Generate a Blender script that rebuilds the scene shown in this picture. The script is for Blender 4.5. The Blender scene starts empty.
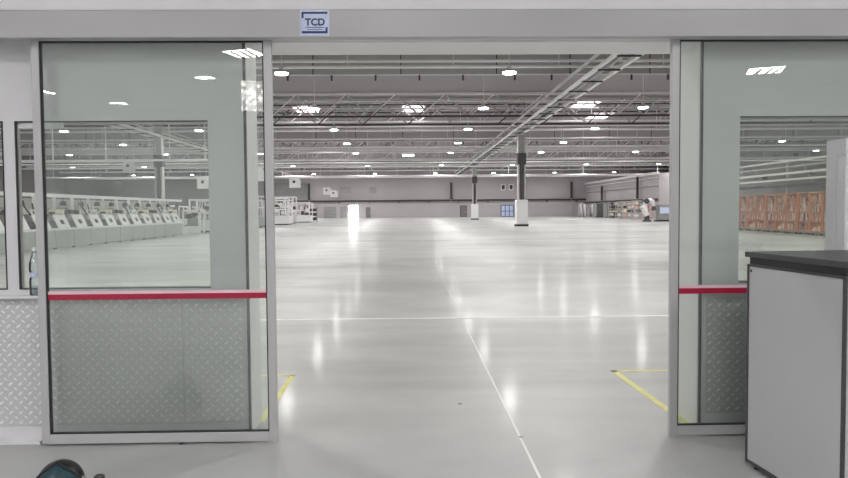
import bpy, bmesh, math, random
from mathutils import Vector, Matrix
random.seed(7)
C = bpy.context.scene.collection
PI = math.pi
R_ = math.radians

# ------------------------------------------------------------------ camera, world, light, exposure
cam = bpy.data.objects.new('camera', bpy.data.cameras.new('camera')); C.objects.link(cam)
cam.data.sensor_width = 36.0
cam.data.lens = 700.0 * 36.0 / 848.0
cam.data.clip_end = 400
cam.matrix_world = (Matrix.Translation((0, 0, 1.5)) @ Matrix.Rotation(R_(-1.23), 4, 'Z')
                    @ Matrix.Rotation(R_(90 - 2.37), 4, 'X') @ Matrix.Rotation(R_(-0.43), 4, 'Z'))
bpy.context.scene.camera = cam
w = bpy.data.worlds.new('world'); bpy.context.scene.world = w; w.use_nodes = True
w.node_tree.nodes['Background'].inputs[0].default_value = (0.80, 0.86, 0.95, 1)
w.node_tree.nodes['Background'].inputs[1].default_value = 1.0
vs = bpy.context.scene.view_settings
vs.view_transform = 'Standard'; vs.look = 'None'; vs.gamma = 1.0; vs.use_curve_mapping = False
vs.exposure = 0.0
HALL_W = 400.0        # watts of each high-bay lamp in the hall
ROOM_W = 80.0         # watts of each entrance room light
HALL_COL = (1.0, 0.985, 0.96)
ROOM_COL = (1.0, 0.982, 0.995)

# ------------------------------------------------------------------ materials
def mat(name, col, rough=0.6, metal=0.0, noise=0.04, scale=6.0, bump=0.0, bscale=60.0, spec=0.5,
        rnoise=0.0, emit=None, estr=0.0, stretch=None):
    m = bpy.data.materials.new(name); m.use_nodes = True
    nt = m.node_tree; N = nt.nodes; L = nt.links
    b = N['Principled BSDF']
    b.inputs['Metallic'].default_value = metal
    b.inputs['Roughness'].default_value = rough
    b.inputs['Specular IOR Level'].default_value = spec
    tc = N.new('ShaderNodeTexCoord'); mp = N.new('ShaderNodeMapping')
    L.new(tc.outputs['Object'], mp.inputs[0])
    if stretch: mp.inputs['Scale'].default_value = stretch
    nz = N.new('ShaderNodeTexNoise'); nz.inputs['Scale'].default_value = scale; nz.inputs['Detail'].default_value = 4
    L.new(mp.outputs[0], nz.inputs['Vector'])
    cr = N.new('ShaderNodeValToRGB')
    cr.color_ramp.elements[0].position = 0.3; cr.color_ramp.elements[1].position = 0.7
    cr.color_ramp.elements[0].color = tuple(max(0, c * (1 - noise)) for c in col) + (1,)
    cr.color_ramp.elements[1].color = tuple(min(1, c * (1 + noise)) for c in col) + (1,)
    L.new(nz.outputs['Fac'], cr.inputs[0]); L.new(cr.outputs[0], b.inputs['Base Color'])
    if rnoise:
        mr = N.new('ShaderNodeMapRange'); mr.inputs['From Min'].default_value = .3; mr.inputs['From Max'].default_value = .7
        mr.inputs['To Min'].default_value = max(0.02, rough - rnoise); mr.inputs['To Max'].default_value = rough + rnoise
        L.new(nz.outputs['Fac'], mr.inputs[0]); L.new(mr.outputs[0], b.inputs['Roughness'])
    if bump:
        n2 = N.new('ShaderNodeTexNoise'); n2.inputs['Scale'].default_value = bscale; n2.inputs['Detail'].default_value = 3
        L.new(mp.outputs[0], n2.inputs['Vector'])
        bp = N.new('ShaderNodeBump'); bp.inputs['Strength'].default_value = bump; bp.inputs['Distance'].default_value = 0.002
        L.new(n2.outputs['Fac'], bp.inputs['Height']); L.new(bp.outputs[0], b.inputs['Normal'])
    if emit:
        b.inputs['Emission Color'].default_value = emit + (1,); b.inputs['Emission Strength'].default_value = estr
    return m

def glass_mat(name, tint, rough=0.0, boost=1.0, light_veil=0.0):
    m = bpy.data.materials.new(name); m.use_nodes = True
    nt = m.node_tree; N = nt.nodes; L = nt.links; N.clear()
    out = N.new('ShaderNodeOutputMaterial'); mx = N.new('ShaderNodeMixShader')
    tr = N.new('ShaderNodeBsdfTransparent'); gl = N.new('ShaderNodeBsdfGlossy'); fr = N.new('ShaderNodeFresnel')
    tc = N.new('ShaderNodeTexCoord'); nz = N.new('ShaderNodeTexNoise'); nz.inputs['Scale'].default_value = 1.5
    cr = N.new('ShaderNodeValToRGB')
    cr.color_ramp.elements[0].color = tuple(c * .985 for c in tint) + (1,); cr.color_ramp.elements[1].color = tint + (1,)
    L.new(tc.outputs['Object'], nz.inputs['Vector']); L.new(nz.outputs['Fac'], cr.inputs[0]); L.new(cr.outputs[0], tr.inputs[0])
    gl.inputs['Roughness'].default_value = rough; gl.inputs[0].default_value = (boost, boost, boost, 1)
    fr.inputs['IOR'].default_value = 1.5
    L.new(fr.outputs[0], mx.inputs[0]); L.new(tr.outputs[0], mx.inputs[1]); L.new(gl.outputs[0], mx.inputs[2])
    if light_veil:      # pale veil in the pane's colour, standing in for reflected room light
        df = N.new('ShaderNodeBsdfDiffuse'); df.inputs[0].default_value = (.80, .85, .82, 1)
        m2 = N.new('ShaderNodeMixShader'); m2.inputs[0].default_value = light_veil
        L.new(mx.outputs[0], m2.inputs[1]); L.new(df.outputs[0], m2.inputs[2]); L.new(m2.outputs[0], out.inputs[0])
    else:
        L.new(mx.outputs[0], out.inputs[0])
    return m

def floor_mat():
    m = mat('polished concrete', (0.66, 0.67, 0.655), rough=0.27, spec=0.28)
    nt = m.node_tree; N = nt.nodes; L = nt.links; b = N['Principled BSDF']
    b.inputs['Coat Weight'].default_value = .085; b.inputs['Coat Roughness'].default_value = .12; b.inputs['Coat IOR'].default_value = 1.3
    geo = N.new('ShaderNodeNewGeometry')
    def noise(sc, st, det=5, dist=0.0):
        mp = N.new('ShaderNodeMapping'); mp.inputs['Scale'].default_value = st
        nz = N.new('ShaderNodeTexNoise'); nz.inputs['Scale'].default_value = sc; nz.inputs['Detail'].default_value = det
        nz.inputs['Distortion'].default_value = dist
        L.new(geo.outputs['Position'], mp.inputs[0]); L.new(mp.outputs[0], nz.inputs['Vector']); return nz.outputs['Fac']
    a = noise(0.42, (0.5, 1.0, 1), 8, 1.6); f = noise(3.0, (1, 1, 1), 6); k = noise(0.12, (0.25, 1.0, 1), 4, 0.3)
    s = N.new('ShaderNodeMath'); s.operation = 'MULTIPLY_ADD'; L.new(a, s.inputs[0]); s.inputs[1].default_value = 0.55
    s2 = N.new('ShaderNodeMath'); s2.operation = 'MULTIPLY'; L.new(k, s2.inputs[0]); s2.inputs[1].default_value = 0.45
    L.new(s2.outputs[0], s.inputs[2])
    cr = N.new('ShaderNodeValToRGB'); e = cr.color_ramp.elements
    e[0].position = .36; e[0].color = (0.41, 0.415, 0.405, 1); e[1].position = .62; e[1].color = (0.63, 0.633, 0.615, 1)
    L.new(s.outputs[0], cr.inputs[0])
    mx = N.new('ShaderNodeMix'); mx.data_type = 'RGBA'; mx.blend_type = 'MULTIPLY'; mx.inputs[0].default_value = 1.0
    c2 = N.new('ShaderNodeValToRGB'); c2.color_ramp.elements[0].position = .3; c2.color_ramp.elements[0].color = (.95, .95, .95, 1)
    c2.color_ramp.elements[1].position = .6; c2.color_ramp.elements[1].color = (1, 1, 1, 1)
    L.new(f, c2.inputs[0]); L.new(cr.outputs[0], mx.inputs[6]); L.new(c2.outputs[0], mx.inputs[7])
    L.new(mx.outputs[2], b.inputs['Base Color'])
    mr = N.new('ShaderNodeMapRange'); mr.inputs['From Min'].default_value = .35; mr.inputs['From Max'].default_value = .65
    mr.inputs['To Min'].default_value = 0.50; mr.inputs['To Max'].default_value = 0.34
    L.new(s.outputs[0], mr.inputs[0]); L.new(mr.outputs[0], b.inputs['Roughness'])
    return m

M = dict(
    floor=floor_mat(),
    joint=mat('joint filler', (0.90, 0.90, 0.88), 0.5),
    wall=mat('light grey wall panel', (0.73, 0.725, 0.74), 0.5, noise=.015, scale=1.2, bump=.05, bscale=40),
    wallw=mat('white upper wall', (0.97, 0.955, 0.97), 0.6, noise=.015, scale=1.5, bump=.05),
    soffit=mat('opening lining', (0.88, 0.87, 0.86), 0.45, noise=.015),
    alu=mat('satin aluminium', (0.54, 0.535, 0.54), 0.38, 0.15, noise=.02, scale=20, stretch=(30, 30, 1)),
    head=mat('door operator cover', (0.455, 0.45, 0.455), 0.4, 0.1, noise=.02, scale=4),
    black=mat('black rubber', (0.018, 0.018, 0.02), 0.5),
    dark=mat('charcoal laminate', (0.055, 0.056, 0.062), 0.42, noise=.08, scale=30, bump=.1),
    tread=mat('aluminium tread sheet', (0.62, 0.62, 0.625), 0.42, 0.22, noise=.04, scale=2, rnoise=.05),
    bumpm=mat('tread lozenges with painted highlight', (0.97, 0.97, 0.97), 0.28, 0.15, noise=.05, scale=8),  # highlights on the raised bars put into a near-white colour
    red=mat('dark red safety tape', (0.42, 0.008, 0.045), 0.4, noise=.08, scale=15),
    pink=mat('pale pink tape edge', (0.85, 0.60, 0.66), 0.45),
    yellow=mat('yellow floor paint', (0.80, 0.78, 0.28), 0.5, noise=.12, scale=12, bump=.1),
    white=mat('white painted sheet', (0.80, 0.795, 0.80), 0.4, noise=.02),
    cabp=mat('pale grey laminate door', (0.50, 0.50, 0.505), 0.45, noise=.015, scale=3),
    roof=mat('roof deck', (0.33, 0.305, 0.32), 0.8, noise=.02, scale=.3),
    steel=mat('grey painted steel', (0.52, 0.51, 0.50), 0.5, noise=.06, scale=2),
    lsteel=mat('light galvanised steel', (0.92, 0.905, 0.90), 0.42, 0.0, noise=.05, scale=2),
    dsteel=mat('dark steel', (0.07, 0.06, 0.065), 0.6, noise=.1, scale=2),
    curtain=mat('smoke curtain fabric', (0.50, 0.51, 0.49), 0.8, noise=.04, scale=.6, stretch=(3, 1, .5)),
    farw=mat('far wall cladding', (0.50, 0.465, 0.485), 0.7, noise=.03, scale=.2),
    farw2=mat('dark left wall cladding', (0.20, 0.185, 0.19), 0.7, noise=.06, scale=1.5),  # darker version of the far wall colour, for the left walls
    doorg=mat('grey steel door', (0.20, 0.195, 0.20), 0.5, noise=.05),
    blue=mat('blue window frame', (0.05, 0.13, 0.36), 0.5, noise=.05),
    navy=mat('navy print', (0.012, 0.03, 0.12), 0.5, noise=.05),
    stick=mat('pale blue sticker film', (0.62, 0.70, 0.90), 0.35, noise=.1, scale=25),
    orange=mat('orange painted rack', (0.70, 0.27, 0.15), 0.5, noise=.15, scale=3),
    peach=mat('pinkish wrapped stock', (0.75, 0.42, 0.36), 0.55, noise=.25, scale=5),
    cream=mat('cream plastic parts', (0.90, 0.82, 0.62), 0.5, noise=.1, scale=5),
    bench=mat('pale green bench panel', (0.50, 0.535, 0.51), 0.35, noise=.06, scale=1.5),
    greyg=mat('mid grey machinery', (0.30, 0.295, 0.30), 0.55, noise=.12, scale=2),
    teal=mat('smoked teal visor', (0.03, 0.075, 0.09), 0.3, noise=.2, scale=6),
    gloss=mat('glossy black shell', (0.012, 0.012, 0.014), 0.38, noise=.1),
    bright=mat('bright white enamel', (0.95, 0.95, 0.95), 0.35, noise=.01),
    tarp=mat('white tarpaulin', (0.82, 0.80, 0.80), 0.7, noise=.08, scale=1, bump=.3, bscale=8),
    glass=glass_mat('greenish door glass', (0.965, 0.988, 0.970), light_veil=.075),
    wglass=glass_mat('clear window glass', (0.93, 0.95, 0.935)),
    pet=glass_mat('clear bottle plastic', (0.93, 0.965, 0.975), 0.08),
    lamp=mat('lit lamp diffuser', (0.9, 0.9, 0.9), 0.5, emit=(1, 0.99, 0.97), estr=14),
    sky=mat('daylit skylight', (0.9, 0.9, 0.9), 0.5, emit=(1, 0.90, 0.95), estr=4.5),
    daylit=mat('daylit doorway glass', (0.9, 0.9, 0.9), 0.3, emit=(1, 0.98, 0.96), estr=45.0),
)

# ------------------------------------------------------------------ mesh helpers
class MB:
    def __init__(s): s.v = []; s.f = []
    def box(s, x0, x1, y0, y1, z0, z1):
        b = len(s.v)
        s.v += [(x0, y0, z0), (x1, y0, z0), (x1, y1, z0), (x0, y1, z0), (x0, y0, z1), (x1, y0, z1), (x1, y1, z1), (x0, y1, z1)]
        s.f += [tuple(b + i for i in q) for q in ((0, 3, 2, 1), (4, 5, 6, 7), (0, 1, 5, 4), (1, 2, 6, 5), (2, 3, 7, 6), (3, 0, 4, 7))]
        return s
    def prism(s, pts, axis, a0, a1):
        """extrude 2-D polygon along an axis: 'x' pts=(y,z), 'y' pts=(x,z), 'z' pts=(x,y)"""
        n = len(pts); b = len(s.v)
        for a in (a0, a1):
            for p in pts:
                s.v.append({'x': (a, p[0], p[1]), 'y': (p[0], a, p[1]), 'z': (p[0], p[1], a)}[axis])
        s.f.append(tuple(b + i for i in range(n - 1, -1, -1))); s.f.append(tuple(b + n + i for i in range(n)))
        for i in range(n):
            j = (i + 1) % n; s.f.append((b + i, b + j, b + n + j, b + n + i))
        return s
    def tube(s, p0, p1, r0, r1=None, n=8):
        r1 = r0 if r1 is None else r1
        p0 = Vector(p0); p1 = Vector(p1); d = (p1 - p0).normalized()
        u = d.orthogonal().normalized(); w_ = d.cross(u); b = len(s.v)
        for p, r in ((p0, r0), (p1, r1)):
            for i in range(n):
                a = 2 * PI * (i + .5) / n
                s.v.append(tuple(p + (u * math.cos(a) + w_ * math.sin(a)) * r))
        s.f.append(tuple(b + i for i in range(n - 1, -1, -1))); s.f.append(tuple(b + n + i for i in range(n)))
        for i in range(n):
            j = (i + 1) % n; s.f.append((b + i, b + j, b + n + j, b + n + i))
        return s
    def lathe(s, prof, cx=0, cy=0, n=20):
        b = len(s.v)
        for r, z in prof:
            for i in range(n):
                a = 2 * PI * i / n; s.v.append((cx + r * math.cos(a), cy + r * math.sin(a), z))
        for k in range(len(prof) - 1):
            for i in range(n):
                j = (i + 1) % n; s.f.append((b + k * n + i, b + k * n + j, b + (k + 1) * n + j, b + (k + 1) * n + i))
        s.f.append(tuple(b + i for i in range(n - 1, -1, -1)))
        s.f.append(tuple(b + (len(prof) - 1) * n + i for i in range(n)))
        return s
    def mesh(s, name, m):
        me = bpy.data.meshes.new(name); me.from_pydata(s.v, [], s.f); me.materials.append(m); me.update(); return me
    def build(s, name, m, parent=None, bevel=0, smooth=False, loc=None):
        o = link(name, s.mesh(name, m), parent)
        if loc: o.location = loc
        if bevel:
            bv = o.modifiers.new('bevel', 'BEVEL'); bv.width = bevel; bv.segments = 2; bv.limit_method = 'ANGLE'
        if smooth:
            for p in o.data.polygons: p.use_smooth = True
        return o

def link(name, me, parent=None, loc=(0, 0, 0)):
    o = bpy.data.objects.new(name, me); C.objects.link(o); o.parent = parent; o.location = loc; return o
def tag(o, label, cat, group=None, kind=None):
    o['label'] = label; o['category'] = cat
    if group: o['group'] = group
    if kind: o['kind'] = kind
    return o
def struct(o): o['kind'] = 'structure'; return o
def stuff(o): o['kind'] = 'stuff'; return o
def thing(name, label, cat, loc=(0, 0, 0), rz=0, group=None):
    o = bpy.data.objects.new(name, None); C.objects.link(o); o.location = loc; o.rotation_euler = (0, 0, rz)
    o.empty_display_size = .2
    return tag(o, label, cat, group)
def dup(root, loc, rz=None, label=None):
    r = root.copy(); C.objects.link(r); r.location = loc
    if rz is not None: r.rotation_euler = (0, 0, rz)
    if label: r['label'] = label
    for ch in list(root.children):
        c = ch.copy(); C.objects.link(c); c.parent = r
        for g in list(ch.children):
            d = g.copy(); C.objects.link(d); d.parent = c
    return r
ORD = ['first', 'second', 'third', 'fourth', 'fifth', 'sixth', 'seventh', 'eighth', 'ninth', 'tenth', 'eleventh', 'twelfth', 'thirteenth', 'fourteenth', 'fifteenth', 'sixteenth']

# ------------------------------------------------------------------ floor: slabs with joints, plain beyond
P = 9.6; XJ = 0.72; YJ = 9.65
GX = [XJ + P * i for i in range(-3, 4)]; GY = [YJ + P * j for j in range(-2, 5)]
fl = MB()
fl.box(-70, GX[0], -18, 145, -.3, 0); fl.box(GX[-1], 70, -18, 145, -.3, 0)
fl.box(GX[0], GX[-1], -18, GY[0], -.3, 0); fl.box(GX[0], GX[-1], GY[-1], 145, -.3, 0)
floor = struct(fl.build('floor', M['floor']))
MB().box(GX[0], GX[-1], GY[0], GY[-1], -.3, -.003).build('joint_filler', M['joint'], floor)
sm = MB().box(.004, P - .004, .004, P - .004, -.0029, 0).mesh('concrete_slab', M['floor'])
for gx in GX[:-1]:
    for gy in GY[:-1]:
        link('concrete_slab', sm, floor, (gx, gy, 0))
MB().box(XJ - .008, XJ + .008, -6, YJ - .9, .0002, .002).build('joint_cover_strip', M['joint'], floor)
jc = MB().box(-12, 14, YJ - .04, YJ + .04, .0002, .003).build('joint_cover_strip', M['joint'], floor)
# small joint plugs
for x, y in ((.727, 4.54), (.384, 5.35)):
    MB().lathe([(.016, .0005), (.016, .003), (.010, .004)], x, y, 10).build('floor_plug', M['greyg'], floor)
# yellow painted marks
yl = MB().box(-1.095, -1.045, 4.95, 6.37, .0006, .0020).box(-3.2, -1.045, 6.34, 6.39, .0006, .0020).build('floor_marking', M['yellow'])
tag(yl, 'yellow painted corner line on the floor behind the left glass leaf', 'floor marking')
yl = MB().prism([(1.855, 6.40), (1.91, 6.40), (1.955, 4.7), (1.90, 4.7)], 'z', .0006, .0020).box(1.855, 4.0, 6.34, 6.39, .0006, .0020).build('floor_marking', M['yellow'])
tag(yl, 'yellow painted corner line on the floor behind the right door stile', 'floor marking')

# ------------------------------------------------------------------ room shell
YF, YB = 4.62, 5.0
OX0, OX1, OZ = -1.067, 1.945, 2.612
WZ0, WZ1 = 1.0, 2.095
YT = YF + .055      # back of the thin windowed partition
wl = MB()
wl.box(-60, -4.1, YF, YT, 0, OZ).box(-4.1, -2.625, YF, YT, 0, WZ0).box(-4.1, -2.625, YF, YT, WZ1, OZ)
wl.box(-2.625, -2.55, YF, YT, 0, OZ)
wl.box(-2.55, -1.305, YF, YT, 0, WZ0).box(-2.55, -1.305, YF, YT, WZ1, OZ).box(-1.305, OX0, YF, YT, 0, OZ)
struct(wl.build('wall_left_of_door', M['wall']))
wr = MB()
wr.box(OX1, 2.2, YF, YT, 0, OZ).box(2.2, 3.55, YF, YT, 0, WZ0).box(2.2, 3.55, YF, YT, 2.105, OZ).box(3.55, 60, YF, YT, 0, OZ)
struct(wr.build('wall_right_of_door', M['wall']))
# deep posts either side of the opening
struct(MB().box(OX0 - .10, OX0, YT, YB, 0, OZ).build('trim_9', M['soffit']))
struct(MB().box(OX1, OX1 + .10, YT, YB, 0, OZ).build('trim_10', M['soffit']))
struct(MB().box(-60, 60, YF, YB, OZ, 11.3).build('wall_front', M['wallw']))
# pale lining under the opening's head
struct(MB().box(OX0, OX1, YF + .012, YB, OZ - .014, OZ).build('trim_1', M['soffit']))
# black brush seals on the edges of the opening
struct(MB().box(OX0 - .004, OX0 + .012, YF - .012, YF + .006, .02, OZ - .01).build('trim_2', M['black'], ))
struct(MB().box(OX1 - .012, OX1 + .004, YF - .012, YF + .006, .02, OZ - .01).build('trim_3', M['black'], ))

def window(n, x0, x1, z0, z1, left, right):
    f = MB(); t = .008
    f.box(x0, x1, YF - .003, YF + .012, z1 - .008, z1).box(x0, x1, YF - .003, YF + .012, z0, z0 + .006)
    if left: f.box(x0, x0 + t, YF - .003, YF + .012, z0 + .006, z1 - .008)
    if right: f.box(x1 - t, x1, YF - .003, YF + .012, z0 + .006, z1 - .008)
    o = struct(f.build('window_%d' % n, M['black']))
    MB().box(x0 + .008, x1 - .008, YF + .025, YF + .031, z0 + .008, z1 - .01).build('pane', M['wglass'], o)
    fr = MB()
    fr.box(x0, x1, YF + .02, YF + .05, z1 - .018, z1).box(x0, x1, YF + .02, YF + .05, z0, z0 + .01)
    fr.box(x0, x0 + .008, YF + .02, YF + .05, z0, z1).box(x1 - .008, x1, YF + .02, YF + .05, z0, z1)
    fr.build('window_frame', M['alu'], o)
    return o
window(1, -4.1, -2.625, WZ0, WZ1, 1, 1); w2 = window(2, -2.55, -1.305, WZ0, WZ1, 1, 0); window(3, 2.2, 3.55, WZ0, 2.105, 0, 1)
MB().box(-2.535, -2.245, YF + .014, YF + .022, 2.050, 2.086).build('label_strip', M['white'], w2)
# sill ledges
struct(MB().box(-4.6, -1.09, YF - .075, YF, .948, .966).build('trim_4', M['white'], bevel=.003))
struct(MB().box(1.97, 3.6, YF - .03, YF, .925, .943).build('trim_5', M['white'], bevel=.003))

# tread-plate cladding under the windows
def lozenges(x0, x1, z0, z1, y, seed):
    m = MB(); p = .0635; L_, W_, D_ = .023, .0085, .0032
    nx = int((x1 - x0) / p); nz = int((z1 - z0) / p)
    for i in range(nx + 1):
        for j in range(nz + 1):
            for k in (0, 1):
                L_, W_, D_ = ((.023, .0092, .0045), (.019, .0055, .0008))[k]  # lighting put into the shape: second bars shrunk, as the light hides them
                cx = x0 + .022 + i * p + k * p / 2; cz = z0 + .024 + j * p + k * p / 2
                if cx > x1 - .018 or cz > z1 - .018: continue
                a = R_(40 if k == 0 else 140); ca, sa = math.cos(a), math.sin(a)
                b = len(m.v)
                for (u, v, d) in ((-L_, 0, 0), (0, -W_, 0), (L_, 0, 0), (0, W_, 0), (-L_ * .5, 0, -D_), (L_ * .5, 0, -D_)):
                    m.v.append((cx + u * ca - v * sa, y + d, cz + u * sa + v * ca))
                m.f += [tuple(b + q for q in t) for t in ((0, 1, 5, 4), (1, 2, 5), (2, 3, 4, 5), (3, 0, 4))]
    return m
def plate(x0, x1, z0, z1, name, label):
    o = MB().box(x0, x1, YF - .006, YF, z0, z1).build(name, M['tread'])
    tag(o, label, 'tread plate', 'tread plates cladding the foot of the wall')
    stuff(lozenges(x0, x1, z0, z1, YF - .006, 1).build('raised_lozenges', M['bumpm'], o))
    return o
plate(-3.6, -1.494, .10, .945, 'tread_plate', 'long aluminium tread plate left of its seam, reaching past the left glass leaf')
plate(-1.488, -1.085, .10, .915, 'tread_plate', 'narrow aluminium tread plate between its seam and the left edge of the opening')
plate(1.985, 3.4, .127, .905, 'tread_plate', 'aluminium tread plate behind the right glass leaf, beside the counter')
struct(MB().box(-3.6, -1.085, YF - .008, YF, .0, .098).build('baseboard_left', M['wall'], bevel=.002))
struct(MB().box(1.96, 3.6, YF - .008, YF, .0, .125).build('baseboard_right', M['wall'], bevel=.002))
struct(MB().box(-4.6, -2.40, 4.53, YF - .008, 0, .022).build('trim_6', M['white'], bevel=.003))

# ------------------------------------------------------------------ sliding glass leaves
def leaf(x0, x1, label, handed):
    t = thing('sliding_door_leaf', label, 'sliding door', ((x0 + x1) / 2, 4.51, 0), 0, 'sliding glass door leaves')
    a, b = x0 - (x0 + x1) / 2, x1 - (x0 + x1) / 2; s = .050; z0, z1 = .014, 2.612; d = .02
    for u in (a, b - s):
        MB().box(u, u + s, -d, d, z0, z1).build('stile', M['alu'], t, bevel=.003)
    MB().box(a + s, b - s, -d, d, z0, z0 + .062).build('bottom_rail', M['alu'], t, bevel=.003)
    MB().box(a + s, b - s, -d, d, z1 - .034, z1).build('top_rail', M['alu'], t, bevel=.003)
    g = MB(); i0, i1, k0, k1 = a + s, b - s, z0 + .062, z1 - .034; q = .008
    g.box(i0, i0 + q, -.013, .013, k0, k1).box(i1 - q, i1, -.013, .013, k0, k1)
    g.box(i0, i1, -.013, .013, k0, k0 + q).box(i0, i1, -.013, .013, k1 - q, k1)
    g.build('gasket', M['black'], t)
    MB().box(i0 + q, i1 - q, -.004, .004, k0 + q, k1 - q).build('glass_pane', M['glass'], t)
    tz = .942
    tape = MB().box(i0, i1, -.0065, -.0045, tz, tz + .036).build('safety_tape', M['red'], t)
    tape['label'] = 'dark red safety tape across the glass'
    MB().box(i0, i1, -.0065, -.0045, tz + .036, tz + .056).build('tape_edge', M['pink'], tape)
    e = b if handed > 0 else a
    MB().box(e - handed * .02 - .02, e - handed * .02 + .02, -.016, .016, 0.0, z0 + .002).build('floor_guide', M['alu'], t)
    MB().box(e - handed * .62 - .015, e - handed * .62 + .015, -.016, .016, 0.0, z0 + .002).build('floor_guide', M['black'], t)
    return t
leaf(-2.366, -0.862, 'glass sliding door leaf left of the opening', 1)
leaf(1.695, 3.222, 'glass sliding door leaf right of the opening, half behind the counter', -1)

# header: the operator cover with its sticker
hd = MB().prism([(4.40, 2.576), (4.40, 2.738), (4.415, 2.75), (YF, 2.75), (YF, 2.62), (4.475, 2.62), (4.475, 2.576)], 'x', -4.9, 5.2).build('door_operator_cover', M['head'], bevel=.003)
tag(hd, 'long pale grey operator cover above the sliding door, carrying the blue sticker', 'door operator')
SX, SZ = -.573, 2.658
st = thing('sticker', 'pale blue square sticker lettered TCD on the door operator cover', 'sticker', (SX, 4.3995, SZ)); st.scale = (1.25, 1, 1.2)
MB().box(-.072, .072, -.0012, 0, -.062, .070).build('film', M['stick'], st)
MB().prism([(-.064, .060), (-.064, .028), (-.054, .028), (-.054, .050), (.064, .050), (.064, .060)], 'y', -.0024, -.0012).build('corner_bar', M['navy'], st)
MB().prism([(-.064, -.050), (.064, -.050), (.064, -.018), (.054, -.018), (.054, -.038), (-.064, -.038)], 'y', -.0024, -.0012).build('corner_bar', M['navy'], st)
def text(body, size, name, m, parent, loc, rot, bold=0.0, sx=1.0):
    cu = bpy.data.curves.new(name, 'FONT'); cu.body = body; cu.size = size; cu.align_x = 'CENTER'; cu.align_y = 'CENTER'
    cu.extrude = .0006; cu.offset = bold
    o = bpy.data.objects.new(name, cu); C.objects.link(o)
    bpy.context.view_layer.update()
    me = bpy.data.meshes.new_from_object(o.evaluated_get(bpy.context.evaluated_depsgraph_get()))
    bpy.data.objects.remove(o); me.materials.clear(); me.materials.append(m)
    k = link(name, me, parent, loc); k.rotation_euler = rot; k.scale = (sx, 1, 1); return k
text('TCD', .050, 'lettering', M['navy'], st, (.002, -.0020, .006), (PI / 2, 0, 0), .0016, .95)
MB().box(-.045, .045, -.002, -.0012, -.022, -.018).box(-.038, .038, -.002, -.0012, -.032, -.029).build('small_print', M['navy'], st)

# entrance room around the camera
RX0, RX1, RY0, RZ = -12.5, 12.5, -16.0, 5.1
struct(MB().box(RX0 - .2, RX0, RY0, YF, 0, RZ).build('wall_left', M['wall']))
struct(MB().box(RX1, RX1 + .2, RY0, YF, 0, RZ).build('wall_right', M['wall']))
struct(MB().box(RX0, RX1, RY0 - .2, RY0, 0, RZ).build('wall_back', M['wall']))
struct(MB().box(RX0 - .2, RX1 + .2, RY0 - .2, YF, RZ, RZ + .2).build('ceiling_entrance', M['wall']))

def area(name, size, watts, col, parent, loc, shape='DISK', sy=None):
    l = bpy.data.lights.new(name, 'AREA'); l.shape = shape; l.size = size
    if sy: l.size_y = sy
    l.energy = watts; l.color = col
    o = bpy.data.objects.new(name, l); C.objects.link(o); o.parent = parent; o.location = loc; return o

def room_light(x, y, label, first=[None]):
    if first[0] is None:
        t = thing('square_ceiling_light', label, 'ceiling light', (x, y, 4.98), R_(20), 'square ceiling lights of the entrance room')
        h = MB().prism([(-.40, .08), (.40, .08), (.47, 0), (.44, -.015), (-.44, -.015), (-.47, 0)], 'y', -.45, .45).build('housing', M['white'], t)
        MB().box(-.43, .43, -.43, .43, -.02, -.015).build('diffuser', M['lamp'], t)
        for k in (-.26, 0, .2):
            MB().tube((k, -.44, -.06), (k + .12, .44, -.06), .030, n=6).build('guard_bar', M['dsteel'], t)
        MB().tube((0, 0, .08), (0, 0, .12), .03).build('mount', M['steel'], t)
        area('light_source', .84, ROOM_W, ROOM_COL, t, (0, 0, -.03), 'SQUARE')
        first[0] = t; return t
    return dup(first[0], (x, y, 4.98), R_(20), label)
for (x, y, l) in ((9.04, -8.64, 'square ceiling light mirrored large in the right glass leaf'),
                  (-3.57, -6.58, 'square ceiling light mirrored at the upper right of the left leaf'),
                  (-5.27, -9.45, 'square ceiling light mirrored mid-height near the centre of the left leaf'),
                  (-9.22, -13.7, 'small distant ceiling light mirrored low in the left leaf'),
                  (-10.5, -11.6, 'ceiling light mirrored at the far left edge of the left leaf')):
    q = room_light(x, y, l)
    s_ = {-5.27: .42, -9.22: .4, -10.5: .5, -3.57: .8}.get(x, .95); q.scale = (s_, s_, s_)
for i, x in enumerate((-9, -4.5, 0, 4.5, 9)):  # added fill lights, set where the glass leaves do not mirror them
    for j, y in enumerate((-0.6, -4.6)):
        room_light(x, y, 'added square fill light, unseen, over the entrance room, %s from the left, %s row' % (ORD[i], ('front', 'back')[j]))

sc = thing('hanging_screen', 'lit screen of white blossom mirrored at the top right of the left leaf', 'screen', (-3.72, -8.96, 4.42))
sm_ = M['lamp'].copy(); sm_.name = 'lit blossom picture'; nt = sm_.node_tree
vo_ = nt.nodes.new('ShaderNodeTexVoronoi'); vo_.inputs['Scale'].default_value = 9; tc_ = nt.nodes.new('ShaderNodeTexCoord')
cr_ = nt.nodes.new('ShaderNodeValToRGB'); e_ = cr_.color_ramp.elements
e_[0].position = .28; e_[0].color = (1, 1, .97, 1); e_[1].position = .55; e_[1].color = (.22, .20, .20, 1); q_ = e_.new(.06); q_.color = (.9, .9, .35, 1)
nt.links.new(tc_.outputs['Object'], vo_.inputs['Vector']); nt.links.new(vo_.outputs['Distance'], cr_.inputs[0])
nt.links.new(cr_.outputs[0], nt.nodes['Principled BSDF'].inputs['Emission Color'])
MB().box(-.5, .5, 0, .01, -.38, .38).build('picture', sm_, sc)
MB().box(-.53, .53, -.06, 0, -.41, .41).build('casing', M['black'], sc)
for x in (-.3, .3): MB().box(x - .02, x + .02, -.04, -.01, .41, .68).build('bracket', M['steel'], sc)

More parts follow.
